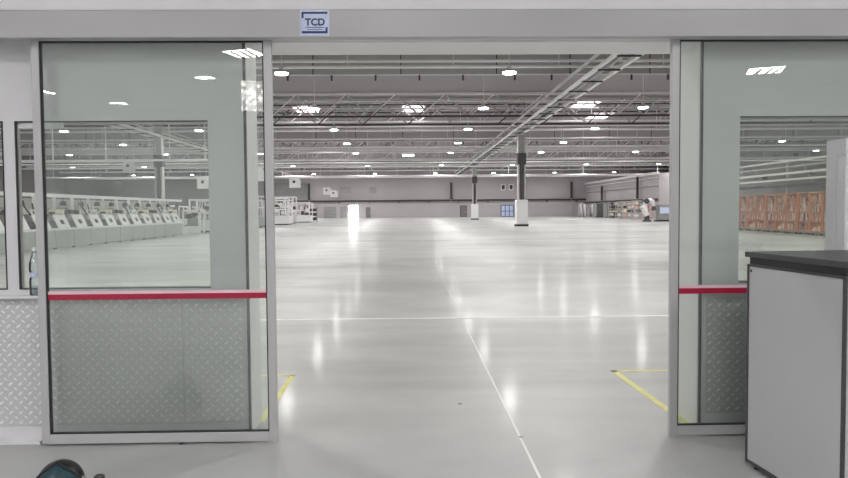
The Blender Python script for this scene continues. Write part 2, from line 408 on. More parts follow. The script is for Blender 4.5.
# ------------------------------------------------------------------ counter, tall cabinet, bottle, helmet
ct = thing('counter_cabinet', 'pale grey counter cabinet with charcoal edges and dark top at the right', 'cabinet', (1.940, 3.97, 0), R_(5.0))
Wd, Dp, Hb = .62, .80, 1.178      # local x to the right, local -y towards the camera
MB().box(.012, Wd, -Dp, -.012, .03, Hb - .002).build('body', M['cabp'], ct)
e = MB(); fw = .018
e.box(0, .016, -fw, 0, .03, Hb).box(0, .016, -Dp, -Dp + fw, .03, Hb).box(0, .016, -Dp + fw, -fw, .03, .03 + fw).box(0, .016, -Dp + fw, -fw, Hb - .012, Hb)
e.build('edge_frame', M['dark'], ct, bevel=.002)
MB().box(.004, .014, -Dp + fw + .002, -fw - .002, .03 + fw + .002, Hb - .014).build('side_panel', M['cabp'], ct)
MB().box(.012, Wd, -Dp + .01, -.01, Hb, Hb + .040).build('shadow_gap', M['black'], ct)
MB().box(-.010, Wd + .01, -Dp - .01, .008, Hb + .040, Hb + .070).build('worktop', M['dark'], ct, bevel=.003)
for y in (-.05, -Dp + .06):
    for x in (.05, Wd - .05):
        MB().lathe([(.022, 0), (.022, .008), (.010, .012), (.010, .03)], x, y, 12).build('foot', M['black'], ct)
MB().box(.001, .004, -.045, -.030, Hb - .045, Hb - .030).build('panel_screw', M['dsteel'], ct)

tc = thing('tall_cabinet', 'tall light grey metal cabinet standing behind the dark-topped counter', 'cabinet', (2.548, 4.04, 0))
MB().box(.006, .70, 0, .19, .03, 1.90).build('body', M['white'], tc, bevel=.004)
fr = MB().box(0, .008, 0, .19, 1.81, 1.90).box(0, .008, .085, .19, .03, 1.81)
fr.build('side_frame', M['wall'], tc, bevel=.001)
MB().box(.002, .006, 0.004, .08, .05, 1.795).build('side_panel', M['white'], tc)
MB().box(.02, .68, .01, .18, 0, .03).build('plinth', M['dark'], tc)

bt = thing('water_bottle', 'clear plastic water bottle on the ledge beside the left glass leaf', 'bottle', (-2.425, YF - .039, .966))
R0 = .036
MB().lathe([(R0 * .8, 0), (R0, .008), (R0, .10), (R0 * .9, .115), (R0 * .9, .15), (R0, .165), (R0, .20), (R0 * .7, .245), (.013, .275), (.013, .290)], n=20).build('body', M['pet'], bt, smooth=True)
MB().lathe([(.0155, .288), (.0155, .306), (.013, .309)], n=14).build('cap', M['lsteel'], bt)
MB().lathe([(R0 * .92, .118), (R0 * .92, .148)], n=20).build('label_band', M['stick'], bt)
MB().lathe([(R0 * .88, .004), (R0 * .92, .06)], n=20).build('water', M['pet'], bt)

def ellip(mb, rx, ry, rz, n=24, m=14, lo=-90, hi=90, cut=None, cz=0):
    b = len(mb.v)
    for k in range(m + 1):
        la = R_(lo + (hi - lo) * k / m)
        for i in range(n):
            lo_ = 2 * PI * i / n; mb.v.append((rx * math.cos(la) * math.cos(lo_), ry * math.cos(la) * math.sin(lo_), cz + rz * math.sin(la)))
    for k in range(m):
        for i in range(n):
            j = (i + 1) % n; q = (b + k * n + i, b + k * n + j, b + (k + 1) * n + j, b + (k + 1) * n + i); mb.f.append(q)
    return mb
hm = thing('helmet', 'glossy black helmet with smoked teal visor on the floor, lower left', 'helmet', (-1.80, 3.58, 0), R_(14)); hm.scale = (.92, .92, .92)
ellip(MB(), .125, .15, .135, lo=-55, hi=90, cz=.115).build('shell', M['gloss'], hm, smooth=True)
v = MB(); n = 18
top = [76 - abs(i - n / 2) ** 1.6 * 1.75 for i in range(n + 1)]
def hp(i, la, k): lo_ = R_(200 + 140 * i / n); la = R_(la); return (.125 * k * math.cos(la) * math.cos(lo_), .15 * k * math.cos(la) * math.sin(lo_), .115 + .135 * k * math.sin(la))
for k in range(9):
    for i in range(n + 1): v.v.append(hp(i, -25 + (top[i] + 25) * k / 8, 1.035))
for k in range(8):
    for i in range(n):
        a = k * (n + 1) + i; v.f.append((a, a + 1, a + n + 2, a + n + 1))
vo = v.build('visor', M['teal'], hm, smooth=True)
so = vo.modifiers.new('solid', 'SOLIDIFY'); so.thickness = .004
rm = MB(); pts = [hp(i, top[i] + 2, 1.045) for i in range(n + 1)]
for a, b in zip(pts, pts[1:]): rm.tube(a, b, .008, n=6)
rm.build('rim', M['black'], hm)
pd = MB(); ellip(pd, .03, .03, .03, 16, 8, -90, 90, cz=.13)
for sx in (-1, 1): pd.build('visor_hinge', M['greyg'], hm, smooth=True, loc=(sx * .112, -.02, 0)) if sx > 0 else None
g = thing('flask', 'small black flask on the floor right of the helmet, only its top in view', 'flask', (-1.635, 3.655, 0))
MB().lathe([(.030, 0), (.034, .006), (.034, .085), (.024, .098)], n=16).build('body', M['black'], g)
MB().lathe([(.026, .099), (.027, .118), (.020, .124)], n=16).build('cap', M['dsteel'], g)

# ------------------------------------------------------------------ hall shell
HX0, HX1, HY1, HZ = -62, 60, 142, 11.0
ceil_ = struct(MB().box(HX0, HX1, YB, HY1, HZ, HZ + .3).build('ceiling', M['roof']))
struct(MB().box(HX0 - .3, HX0, YB, HY1, 0, HZ).build('wall_left_hall', M['farw2']))
struct(MB().box(HX1, HX1 + .3, YB, HY1, 0, HZ).build('wall_right_hall', M['farw']))
struct(MB().box(HX0, HX1, HY1, HY1 + .3, 0, HZ).build('wall_far', M['farw']))
struct(MB().box(-27, -20, HY1 - .4, HY1 - .02, 3.8, 7.0).build('trim_7', M['greyg']))
struct(MB().box(HX0, -27, HY1 - .8, HY1 - .02, 0, HZ).build('trim_11', M['farw2']))
struct(MB().box(36, 60, 100, HY1, 0, 6.6).build('wall_right_annex', M['farw']))
struct(MB().box(43, 60, 99.5, 100, 0, HZ).build('wall_right_block', M['farw']))

# transverse trusses
TY = (34, 57, 59.5, 62.5, 66, 84, 88, 108, 113, 131)
for i, y in enumerate(TY):
    t = thing('roof_truss', 'grey steel roof truss spanning the hall, %s from the door' % ORD[i], 'roof truss', (0, y, 0), 0, 'trusses across the hall roof')
    lo, hi = (M['lsteel'], M['steel']) if i % 2 == 0 else (M['dsteel'], M['lsteel'])
    zb = 9.0 + (.35 if i in (2, 6) else 0) + (.7 if i in (4, 8) else 0)
    MB().box(-60, 60, -.1, .1, zb, zb + .15).build('bottom_chord', lo, t)
    MB().box(-60, 60, -.12, .12, 10.8, 10.98).build('top_chord', hi, t)
    if i in (1, 2, 3, 4): MB().box(-60, 60, -.05, .05, 10.1 + .12 * i, 10.2 + .12 * i).build('middle_chord', (M['dsteel'], M['lsteel'])[i % 2], t)
    if i:
        st_ = (3.0, 4.0)[i % 2]
        dg = MB().tube((0, 0, zb + .1), (st_ / 2, 0, 10.85), .05, n=4).mesh('diagonal', M['lsteel'] if i % 3 else M['dsteel'])
        dg2 = MB().tube((st_ / 2, 0, 10.85), (st_, 0, zb + .1), .07, n=4).mesh('diagonal', M['steel'])
        x = -60 + (i % 3)
        while x < 57:
            if abs(x) < min(y * .66 + 3, 50) and random.random() < .8:
                link('diagonal', dg, t, (x, 0, 0)); link('diagonal', dg2, t, (x, 0, 0))
            x += st_
# smoke curtain with seams and bottom weights
def curtain(y, z0, label, mat_, x0=-58, x1=58):
    t = thing('smoke_curtain', label, 'smoke curtain', (0, y, 0), 0, 'smoke curtains under the roof')
    MB().box(x0, x1, 0, .03, z0, 10.95).build('fabric', mat_, t)
    MB().tube((x0, .01, z0), (x1, .01, z0), .05, n=6).build('bottom_bar', M['lsteel'], t)
    sm_ = MB().box(-.03, .03, -.03, -.002, z0, 10.95).mesh('seam', M['dsteel']); wt = MB().box(-.05, .05, -.05, .05, z0 - .35, z0 - .03).mesh('weight', M['dsteel'])
    x = x0 + 2
    k = 0
    while x < x1:
        if abs(x) < y * .66 + 3:
            if k % 2 == 0: link('seam', sm_, t, (x, 0, 0))
            link('weight', wt, t, (x + 1.1, 0, 0))
        x += random.choice((2.6, 3.1, 2.2)); k += 1
    return t
curtain(42, 9.55, 'greenish grey smoke curtain with dark seams, nearest the door head', M['curtain'])
curtain(79, 9.2, 'grey smoke curtain hanging across the middle of the hall', M['farw'])

# transverse pipes
for i, (y, z, r, lab) in enumerate(((40, 9.93, .09, 'upper of two pale pipes in front of the nearest smoke curtain'),
                               (40, 9.60, .09, 'lower of two pale pipes in front of the nearest smoke curtain'),
                               (69, 9.7, .08, 'pale pipe slung behind the first dense truss group'),
                               (69.5, 9.45, .05, 'thinner pale pipe below the one behind the first truss group'),
                               (74, 9.0, .09, 'pale pipe midway between the two dense truss groups'),
                               (85.5, 8.75, .08, 'pale pipe slung just under the second truss group'),
                               (90, 8.9, .10, 'pale pipe a little beyond the second truss group'),
                               (64, 8.75, .10, 'pale pipe slung under the first dense truss group'),
                               (78, 8.5, .11, 'pale pipe just before the middle smoke curtain'),
                               (94, 8.2, .11, 'pale pipe lower than the one beyond the second truss group'),
                               (103, 7.9, .12, 'low pale pipe just before the third truss group'),
                               (127, 7.5, .11, 'low pale pipe just before the last truss'),
                               (90, 7.6, .09, 'thin bright pipe hung low beyond the second truss group'),
                               (112, 7.0, .10, 'thin bright pipe hung low under the third truss group'),
                               (98, 8.6, .10, 'pale pipe before the third truss group'),
                               (108, 8.5, .12, 'pale pipe slung under the third truss group'),
                               (118, 8.2, .12, 'pale pipe between the third group and last truss'),
                               (129, 7.6, .14, 'lowest pale pipe near the far wall'))):
    t = thing('roof_pipe', lab, 'pipe', (0, y, z), 0, 'pale pipes across the hall')
    x1 = min(58, y * .66 + 3); x0 = -x1
    MB().tube((x0, 0, 0), (x1, 0, 0), r, n=8).build('pipe', M['lsteel'], t)
    hm_ = MB().box(-.02, .02, -.02, .02, r, HZ - z - .18).mesh('hanger', M['lsteel'])
    hx = x0 + 2
    while hx < x1: link('hanger', hm_, t, (hx, 0, 0)); hx += 6

# lengthwise cable-tray girder over the column row
for (x, lab, y0) in ((10.0, 'long pale overhead walkway running lengthwise over the two visible columns', 27), (-21.6, 'long overhead walkway over the left column row', 44)):
    t = thing('overhead_walkway', lab, 'walkway', (x, 0, 0), 0, 'lengthwise walkways over the column rows')
    for (dx, z, w_, m) in ((0, 8.05, .10, 'lsteel'), (-.62, 8.1, .05, 'steel'), (-1.05, 8.05, .08, 'lsteel'), (.0, 8.7, .04, 'steel'), (-1.05, 8.7, .04, 'lsteel')):
        MB().box(dx - w_, dx + w_, y0, 136, z, z + .14).build('rail', M[m], t)
    h = MB().box(-.03, .03, -.03, .03, 8.1, 8.8).mesh('post', M['steel'])
    rg = MB().box(-1.05, 0, -.04, .04, 7.98, 8.05).mesh('rung', M['dsteel'])
    MB().box(-.95, -.65, y0, 136, 8.2, 8.24).build('deck', M['greyg'], t)
    y = y0 + 2.0
    while y < 134:
        link('post', h, t, (0, y, 0)); link('rung', rg, t, (0, y + 1, 0)); y += 3
# columns
def column(x, y, label, first=[None]):
    if first[0]: return dup(first[0], (x, y, 0), None, label)
    t = thing('steel_column', label, 'column', (x, y, 0), 0, 'columns holding up the roof')
    s = MB(); s.box(-.33, -.22, -.3, .3, 0, 9.0).box(.22, .33, -.3, .3, 0, 9.0).box(-.22, .22, -.05, .05, 0, 9.0)
    s.build('shaft', M['steel'], t)
    MB().box(-.37, .37, -.37, .37, 5.45, 6.45).build('collar', M['dsteel'], t, bevel=.02)
    MB().box(-.5, .5, -.5, .5, .18, 2.35).build('guard_jacket', M['white'], t, bevel=.02)
    MB().box(-.55, .55, -.55, .55, 0, .18).build('base', M['black'], t, bevel=.02)
    MB().box(-.10, .10, -.34, -.05, 2.35, 5.45).build('conduit', M['dsteel'], t)
    first[0] = t; return t
column(10.0, 62, 'grey steel column with white jacket, nearest one in the middle of the hall')
column(9.9, 105, 'farther steel column with dark collar, left of the nearest column')
column(-21.8, 62, 'grey steel column behind the workstations, seen through the left leaf')

# skylights: daylight through the roof
sk = MB().box(-1.0, 1.0, -1.9, 1.9, 0, .05).mesh('skylight', M['sky'])
skf = MB()
skf.box(-1.1, -1.0, -2, 2, -.06, .02).box(1.0, 1.1, -2, 2, -.06, .02).box(-1, 1, -2, -1.9, -.06, .02).box(-1, 1, 1.9, 2, -.06, .02).box(-.03, .03, -1.9, 1.9, -.04, 0)
skf = skf.mesh('curb', M['white'])
for i, (x, y, lab) in enumerate(((-9.5, 66, 'bright skylight left of centre just behind the first truss group'), (.5, 66, 'bright skylight at the centre just behind the first truss group'),
                            (16, 63.5, 'bright skylight upper right, left edge of the right lattice'), (19.5, 71.5, 'bright skylight just below and right of the upper right one'),
                            (0, 121, 'small distant skylight near the far wall, left of the far column'), (-10, 90, 'skylight left of centre beyond the second truss group'),
                            (24, 95, 'skylight right of centre beyond the second truss group'))):
    t = thing('skylight', lab, 'skylight', (x, y, HZ - .052), 0, 'skylights in the hall roof')
    link('glazing', sk, t); link('curb', skf, t)

# ------------------------------------------------------------------ high-bay lamps
LX = [-52, -41, -29.5, -18, -6.4, 5.2, 16.3, 28, 39.5, 50.5]; LY = [11, 23.5, 36, 48.5, 61, 73.5, 86, 98, 110, 122, 134]  # nearest two rows hang out of view, added for their light
lamp0 = None
COLN = ['outermost left', 'second left', 'third left', 'left of the left columns', 'just left of centre', 'between centre and column', 'right of the column row', 'second right', 'third right', 'outermost right']
for j, y in enumerate(LY):
    for i, x in enumerate(LX):
        if abs(x) > y * .64 + 9 or (y > 90 and x > 42): continue  # lamps over the annex are added to light the dark roof there
        lab = 'white high-bay lamp, %s row back, %s line' % (ORD[j], COLN[i])
        if lamp0 is None:
            lamp0 = thing('high_bay_lamp', lab, 'lamp', (x, y, 8.5), 0, 'high-bay lamps hanging in the hall')
            MB().lathe([(.10, .32), (.12, .30), (.14, .16), (.36, .02), (.38, 0), (.33, 0)], n=14).build('housing', M['white'], lamp0)
            MB().lathe([(.33, -.07), (.335, -.005)], n=14).build('diffuser', M['lamp'], lamp0)
            MB().tube((0, 0, .30), (0, 0, 2.492), .018, n=4).build('suspension_rod', M['lsteel'], lamp0)
            area('light_source', .62, HALL_W, HALL_COL, lamp0, (0, 0, -.09))
        else: dup(lamp0, (x, y, 8.5), None, lab)

# ------------------------------------------------------------------ far wall
Y0 = HY1
def far_thing(name, label, cat, x, z0, wd, ht, m, group=None, yy=Y0, d=.15):
    t = thing(name, label, cat, (x, yy, 0), 0, group)
    return t
pp = thing('wall_duct', 'long dark duct running across the far wall', 'duct', (0, Y0 - .5, 0))
MB().box(-60, 36, 0, .45, 3.25, 3.55).build('duct', M['dsteel'], pp); MB().box(-60, 36, -.05, .3, 3.65, 3.78).build('cable_tray', M['steel'], pp)
for k in range(-56, 36, 6): MB().box(k, k + .12, 0, .5, 2.9, 3.25).build('bracket', M['dsteel'], pp)
def fdoor(x, wd, ht, label, m, frame):
    t = thing('steel_door', label, 'door', (x, Y0 - .12, 0), 0, 'doors in the far wall')
    MB().box(-wd / 2 - .1, -wd / 2, 0, .12, 0, ht + .1).box(wd / 2, wd / 2 + .1, 0, .12, 0, ht + .1).box(-wd / 2, wd / 2, 0, .12, ht, ht + .1).build('door_frame', frame, t)
    MB().box(-wd / 2, wd / 2, .02, .1, 0, ht).build('door_leaf', m, t)
    MB().box(wd / 2 - .2, wd / 2 - .08, -.04, .02, 1.0, 1.12).build('handle', M['lsteel'], t)
fdoor(-8.2, 1.0, 2.15, 'dark grey door in the far wall, right of the glare', M['doorg'], M['steel'])
fdoor(11.1, 1.1, 2.25, 'grey door in the far wall left of the farther column', M['doorg'], M['dsteel'])
fdoor(-13.2, 1.4, 2.3, 'grey door just left of the bright doorway', M['greyg'], M['steel'])
bd = thing('bright_doorway', 'sunlit glazed doorway glaring white in the far wall', 'door', (-11.2, Y0 - .12, 0))
MB().box(-.9, .9, .03, .1, 0, 2.5).build('glazing', M['daylit'], bd)
MB().box(-1.02, -.9, 0, .12, 0, 2.6).box(.9, 1.02, 0, .12, 0, 2.6).box(-.9, .9, 0, .12, 2.5, 2.6).build('door_frame', M['white'], bd)
rs = thing('roller_shutter', 'grey louvred roller shutter in the far wall, left of the glare', 'shutter', (-15.9, Y0 - .12, 0))
MB().box(-1.25, 1.25, .02, .1, 0, 2.3).build('curtain', M['greyg'], rs)
sl = MB().box(-1.2, 1.2, -.02, .02, -.03, .03).mesh('slat', M['steel'])
for k in range(7): link('slat', sl, rs, (0, 0, .25 + k * .3))
MB().box(-1.4, 1.4, 0, .12, 2.3, 2.5).build('housing', M['steel'], rs)
bw = thing('blue_framed_window', 'blue framed glazed double door in the far wall left of the near column', 'window', (20.0, Y0 - .12, 0))
f_ = MB()
for x in (-1.25, -.42, .42, 1.25): f_.box(x - .07, x + .07, 0, .12, 0, 2.4)
f_.box(-1.25, 1.25, 0, .12, 0, .12).box(-1.25, 1.25, 0, .12, 2.28, 2.4).box(-1.25, 1.25, 0, .12, 1.1, 1.22)
f_.build('frame', M['blue'], bw)
for x in (-.835, 0, .835): MB().box(x - .35, x + .35, .05, .09, .12, 2.28).build('pane', M['stick'], bw)
for x, z, wd, lab in ((-12.8, 5.7, 2.2, 'grey louvre high on the far wall above the bright doorway'), (-7.2, 5.6, 1.3, 'small grey louvre high on the far wall, second from left')):
    t = thing('wall_louvre', lab, 'louvre', (x, Y0 - .1, z), 0, 'louvres high on the far wall')
    MB().box(-wd / 2, wd / 2, 0, .1, -.55, .55).build('frame', M['greyg'], t)
    for k in range(5): MB().box(-wd / 2 + .06, wd / 2 - .06, -.04, .02, -.45 + k * .2, -.36 + k * .2).build('slat', M['steel'], t)
for x, lab in ((-20, 'dark steel post where the mesh cladding ends on the far wall'), (8.6, 'dark steel post on the far wall left of the grey door'), (33.0, 'dark steel post on the far wall near the annex corner')):
    t = thing('wall_post', lab, 'post', (x, Y0 - .7, 0), 0, 'dark posts high on the far wall')
    MB().box(-.22, .22, 0, .2, 3.8, 7.0).build('shaft', M['dsteel'], t); MB().box(-.35, .35, 0, .25, 3.7, 3.85).build('foot', M['dsteel'], t)
    MB().box(-.05, .05, .1, .2, 0, 3.7).build('conduit', M['steel'], t)
for x, z, lab in ((19.2, 6.0, 'left of two small vent grilles high on the far wall'), (20.8, 6.0, 'right of two small vent grilles high on the far wall')):
    t = thing('vent_grille', lab, 'vent', (x, Y0 - .1, z), 0, 'small vent grilles on the far wall')
    MB().box(-.45, .45, 0, .1, -.6, .6).build('frame', M['lsteel'], t); MB().box(-.3, .3, -.02, .02, -.45, .45).build('grille', M['dsteel'], t)

# hanging white department signs
for (x, y, z, s_, lab) in ((-15.3, 95, 5.3, .9, 'white hanging sign with cut corner, largest in the open doorway at left'),
                       (-15.2, 131.5, 5.2, .9, 'white hanging sign, left of a pair near the far wall'),
                       (-14.9, 140.5, 4.9, .9, 'white hanging sign, right of a pair near the far wall'),
                       (-10.7, 50, 4.1, .62, 'white hanging sign seen between the left jamb and door stile'),
                       (-19.3, 66.6, 4.2, .72, 'white hanging sign seen at the right edge of the left window'),
                       (-27.6, 70.0, 6.0, .7, 'small white hanging sign high in the middle of the left window')):
    sg = thing('hanging_sign', lab, 'sign', (x, y, z), 0, 'white signs hung from the roof')
    k = lambda P_: [(a * s_, b * s_) for a, b in P_]
    MB().prism(k([(-.85, -.75), (.85, -.75), (.85, .35), (.45, .75), (-.85, .75)]), 'y', -.04, .04).build('panel', M['white'], sg)
    MB().tube((-.15 * s_, -.045, .15 * s_), (-.15 * s_, -.055, .15 * s_), .22 * s_, n=12).build('round_emblem', M['dsteel'], sg)
    for hx in (-.6, .3): MB().tube((hx * s_, 0, .74 * s_), (hx * s_, 0, HZ - z), .012, n=4).build('wire', M['steel'], sg)

# ------------------------------------------------------------------ left workstations
def station(seed=1):
    random.seed(seed)
    t = thing('assembly_workstation', 'x', 'workstation', (0, 0, 0), R_(90), 'workstations along the left of the hall')
    W2 = .76     # local x along the line, local -y faces the aisle (rotated so it looks to +X)
    MB().box(-.795, .795, -.02, .02, .06, .78).build('front_panel', M['bench'], t)
    MB().box(-.79, .79, -.08, .85, .77, .85).build('worktop', M['bright'], t)
    MB().box(-W2, W2, .86, .90, .84, 2.1).build('back_panel', M['steel'], t)
    for x in (-.74, .70): MB().box(x, x + .05, .80, .86, 0, 2.2).build('leg', M['lsteel'], t)
    for x in (-.74, .70): MB().box(x, x + .05, .0, .05, 0, .10).build('leg', M['dsteel'], t)
    MB().box(-.80, .80, -.02, .10, 2.14, 2.28).build('top_rail', M['bright'], t)
    MB().box(-.03, .03, .0, .86, 2.2, 2.26).build('arm', M['lsteel'], t)
    b = MB().prism([(-.02, .86), (.24, 1.42), (.28, 1.40), (.02, .85)], 'x', -.50, .50).build('display_board', M['bright'], t)
    MB().prism([(.045, 1.02), (.125, 1.19), (.12, 1.20), (.04, 1.03)], 'x', -.16, .12).build('printed_patch', M['dsteel'], b)
    MB().tube((0, .04, 2.16), (0, .04, 1.98), .015, n=6).tube((0, .04, 1.98), (0, .04, 1.80), .10, .14, n=8).build('tool_head', M['dsteel'], t)
    MB().box(-.6, .6, .55, .8, 1.45, 1.5).build('shelf', M['lsteel'], t)
    for x, s in ((-.5, .16), (-.2, .22), (.12, .14), (.4, .2)):
        MB().box(x - .09, x + .09, .58, .76, 1.5, 1.5 + s).build('parts_bin', random.choice((M['white'], M['cream'], M['greyg'])), t)
    MB().box(-.55, .5, .45, .7, .85, .85 + .3).build('fixture', M['greyg'], t)
    for k in range(4):
        a = random.uniform(-.7, .5); b2 = a + random.uniform(-.3, .5)
        MB().tube((a, .3, random.uniform(1.2, 1.5)), (b2, .5, random.uniform(1.4, 1.9)), .03, n=6).build('hose', random.choice((M['cream'], M['bright'], M['dsteel'])), t)
    for k in range(3):
        a = random.uniform(-.7, .5)
        MB().box(a, a + .2, .15, .4, 1.45, 1.45 + random.uniform(.06, .2)).build('gauge', random.choice((M['bright'], M['dsteel'], M['cream'])), t)
    return t
ST = [station(1), station(2), station(3)]
ys = [44.6 - 1.62 * k for k in range(16)]
for k, y in enumerate(ys):
    lab = '%s workstation before the white glass cabin, with slanted white board' % ORD[k].capitalize()
    if k < 3: ST[k]['label'] = lab; ST[k].location = (-14.6, y, 0)
    else: dup(ST[k % 3], (-14.6, y, 0), None, lab)
# white glazed cabin
cb = thing('glazed_cabin', 'small white framed glazed cabin at the end of the workstations', 'cabin', (-14.7, 47.6, 0))
f_ = MB()
for x in (-.6, .48):
    for y in (0, 1.06): f_.box(x, x + .12, y, y + .12, 0, 1.62)
f_.box(-.6, .6, 0, 1.18, 1.48, 1.64).box(-.6, .6, 0, .08, .45, .53)
f_.build('frame', M['bright'], cb)
MB().box(-.56, .56, .02, .06, .02, .45).build('lower_panel', M['bright'], cb)
MB().box(-.52, .52, .02, .04, .53, 1.54).build('pane', M['wglass'], cb)
MB().box(-.35, .35, .4, .9, .02, 1.1).build('control_box', M['bench'], cb); MB().box(-.4, -.05, .3, .36, 1.05, 1.35).build('screen', M['dsteel'], cb)
# a white hood above, and machines behind
def machine(x, y, label, w_, d_, h_, seed, group='machines along the left of the hall'):
    r = random.Random(seed)
    t = thing('production_machine', label, 'machine', (x, y, 0), 0, group)
    MB().box(-w_ / 2, w_ / 2, 0, d_, .12, h_ * .38).build('base_cabinet', r.choice((M['greyg'], M['bench'], M['white'])), t)
    MB().box(-w_ / 2 + .1, w_ / 2 - .1, .05, d_ - .05, 0, .12).build('plinth', M['dsteel'], t)
    for sx in (-1, 1):
        for yy in (0.02, d_ - .1): MB().box(sx * (w_ / 2 - .05) - .05, sx * (w_ / 2 - .05) + .05, yy, yy + .1, h_ * .38, h_).build('post', M['lsteel'], t)
    MB().box(-w_ / 2, w_ / 2, 0, d_, h_, h_ + .12).build('top_frame', M['white'], t)
    for k in range(r.randint(3, 5)):
        a = r.uniform(-w_ / 2 + .1, w_ / 2 - .5); z = r.uniform(h_ * .4, h_ * .8)
        MB().box(a, a + r.uniform(.25, .5), .1, .6, z, z + r.uniform(.2, .5)).build('control_box', r.choice((M['white'], M['dsteel'], M['cream'], M['greyg'])), t)
    for k in range(3):
        a = r.uniform(-w_ / 2 + .2, w_ / 2 - .2)
        MB().tube((a, .3, h_ * .4), (a + r.uniform(-.4, .4), .5, h_ * .95), .05, n=6).build('robot_arm', M['white'] if k else M['dsteel'], t)
    MB().box(-w_ / 2 + .15, w_ / 2 - .15, .02, .06, h_ * .62, h_ * .66).build('beam', M['lsteel'], t)
    return t
mc = [(-14.8, 51, 2.2, 2.0, 2.3), (-15.6, 56, 2.6, 2.5, 2.3), (-14.6, 62.5, 2.4, 2.5, 2.4), (-15.2, 69, 2.6, 3, 2.9), (-14.3, 76, 2.6, 3, 2.6), (-15.2, 83, 3.0, 3, 3.1), (-13.9, 90, 2.4, 3, 2.5), (-16.9, 90, 2.4, 3, 3.1),
      (-17.6, 98, 3.2, 3, 3.4), (-14.8, 99, 2.4, 2, 2.4)]
for k, (x, y, a, b, c) in enumerate(mc):
    machine(x, y, 'grey and white production machine, %s beyond the glazed cabin' % ORD[k], a, b, c, 20 + k)
rk = thing('roll_rack', 'dark stacked roll rack at the right end of the far machines', 'rack', (-13.3, 95, 0))
for z in (.2, .8, 1.4):
    MB().tube((-.8, .3, z + .22), (.8, .3, z + .22), .2, n=10).build('roll', M['dsteel'], rk)
    MB().box(-.9, .9, 0, .6, z - .06, z).build('shelf', M['lsteel'], rk)
for x in (-.9, .86): MB().box(x, x + .05, 0, .6, 0, 2.0).build('side_frame', M['greyg'], rk)
# conveyor roof beams seen through left leaf
for i, (y, z, lab) in enumerate(((46, 4.8, 'pale overhead rail above the glazed cabin'), (54, 5.4, 'second pale overhead rail beyond the cabin'))):
    t = thing('overhead_rail', lab, 'rail', (-27, y, z), 0, 'overhead rails over the workstations')
    MB().box(-14, 12, -.06, .06, 0, .12).build('rail', M['lsteel'], t)
    for x in (-12, -4, 4, 11.5): MB().box(x - .03, x + .03, -.03, .03, .12, 11 - z - .02).build('hanger', M['lsteel'], t)
# second bench row farther left, behind
for k in range(6):
    machine(-24 - (k % 2) * 2, 46 + 9 * k, 'grey machine in the back row behind the workstations, %s from the door' % ORD[k], 4.5, 3, 2.0, 50 + k, 'back row of machines at left')

# ------------------------------------------------------------------ right: orange racks, rails, white machine, tarps
def rack(seed=5):
    t = thing('orange_rack', 'x', 'rack', (0, 0, 0), R_(-93.7), 'orange wire racks along the right of the hall')
    Wl, D = 1.26, 1.1     # local x along the line; local -y faces the aisle
    for x in (-Wl / 2, Wl / 2 - .05):
        for y in (0, D): MB().box(x, x + .05, y, y + .05, .16, 2.33).build('post', M['orange'], t)
    for z in (.18, .7, 1.22, 1.74, 2.27):
        MB().box(-Wl / 2, Wl / 2, 0, D, z, z + .03).build('shelf', M['orange'], t)
    ms = MB(); k = -Wl / 2 + .08
    while k < Wl / 2 - .05: ms.box(k, k + .012, -.01, .004, .22, 2.27); k += .21
    for z in (.45, .97, 1.48, 2.0): ms.box(-Wl / 2, Wl / 2, -.014, -.006, z, z + .012)
    stuff(ms.build('mesh_front', M['orange'], t))
    r = random.Random(seed)
    for z in (.225, .745, 1.265, 1.785):
        x = -Wl / 2 + .08
        if .7 < z < 1.7:
            for q in range(20):
                a = r.uniform(-Wl / 2 + .1, Wl / 2 - .1); b2 = max(-Wl / 2 + .08, min(Wl / 2 - .08, a + r.uniform(-.25, .25))); yy = r.uniform(-.04, .25)
                MB().tube((a, yy, z + .01), (b2, yy + .05, z + r.uniform(.25, .56)), r.uniform(.015, .035), n=6).build('stock_rod', r.choice((M['bright'], M['cream'], M['orange'], M['bright'], M['dsteel'], M['peach'])), t)  # loose stock, with its glints put in as white and cream rods
            x = Wl
        while x < Wl / 2 - .22:
            w_ = r.uniform(.06, .20); h_ = r.uniform(.12, .44)
            m = r.choice((M['orange'], M['cream'], M['bright'], M['bright'], M['dsteel'], M['peach'])) if .7 < z < 1.7 else r.choice((M['peach'], M['orange'], M['dsteel'], M['greyg'], M['cream']))
            MB().box(x, x + w_, .06, r.uniform(.5, .9), z, z + h_).build('stock_box', m, t); x += w_ + r.uniform(.02, .08)
    MB().box(-Wl / 2, Wl / 2, 0, D, .10, .16).build('dolly_frame', M['greyg'], t)
    for x in (-.5, .42):
        MB().tube((x, .1, .07), (x + .08, .1, .07), .07, n=10).build('castor', M['black'], t)
        MB().tube((x, D - .1, .07), (x + .08, D - .1, .07), .07, n=10).build('castor', M['black'], t)
    return t
RK = [rack(5), rack(6), rack(7)]
for k in range(13):
    y = 51.5 - k * 1.34; x = 22.24 + (y - 46.5) * .065
    lab = 'orange wire rack on castors, %s from the far end of the rack row' % ORD[k]
    if k < 3: RK[k].location = (x, y, 0); RK[k]['label'] = lab
    else: dup(RK[k % 3], (x, y, 0), None, lab)
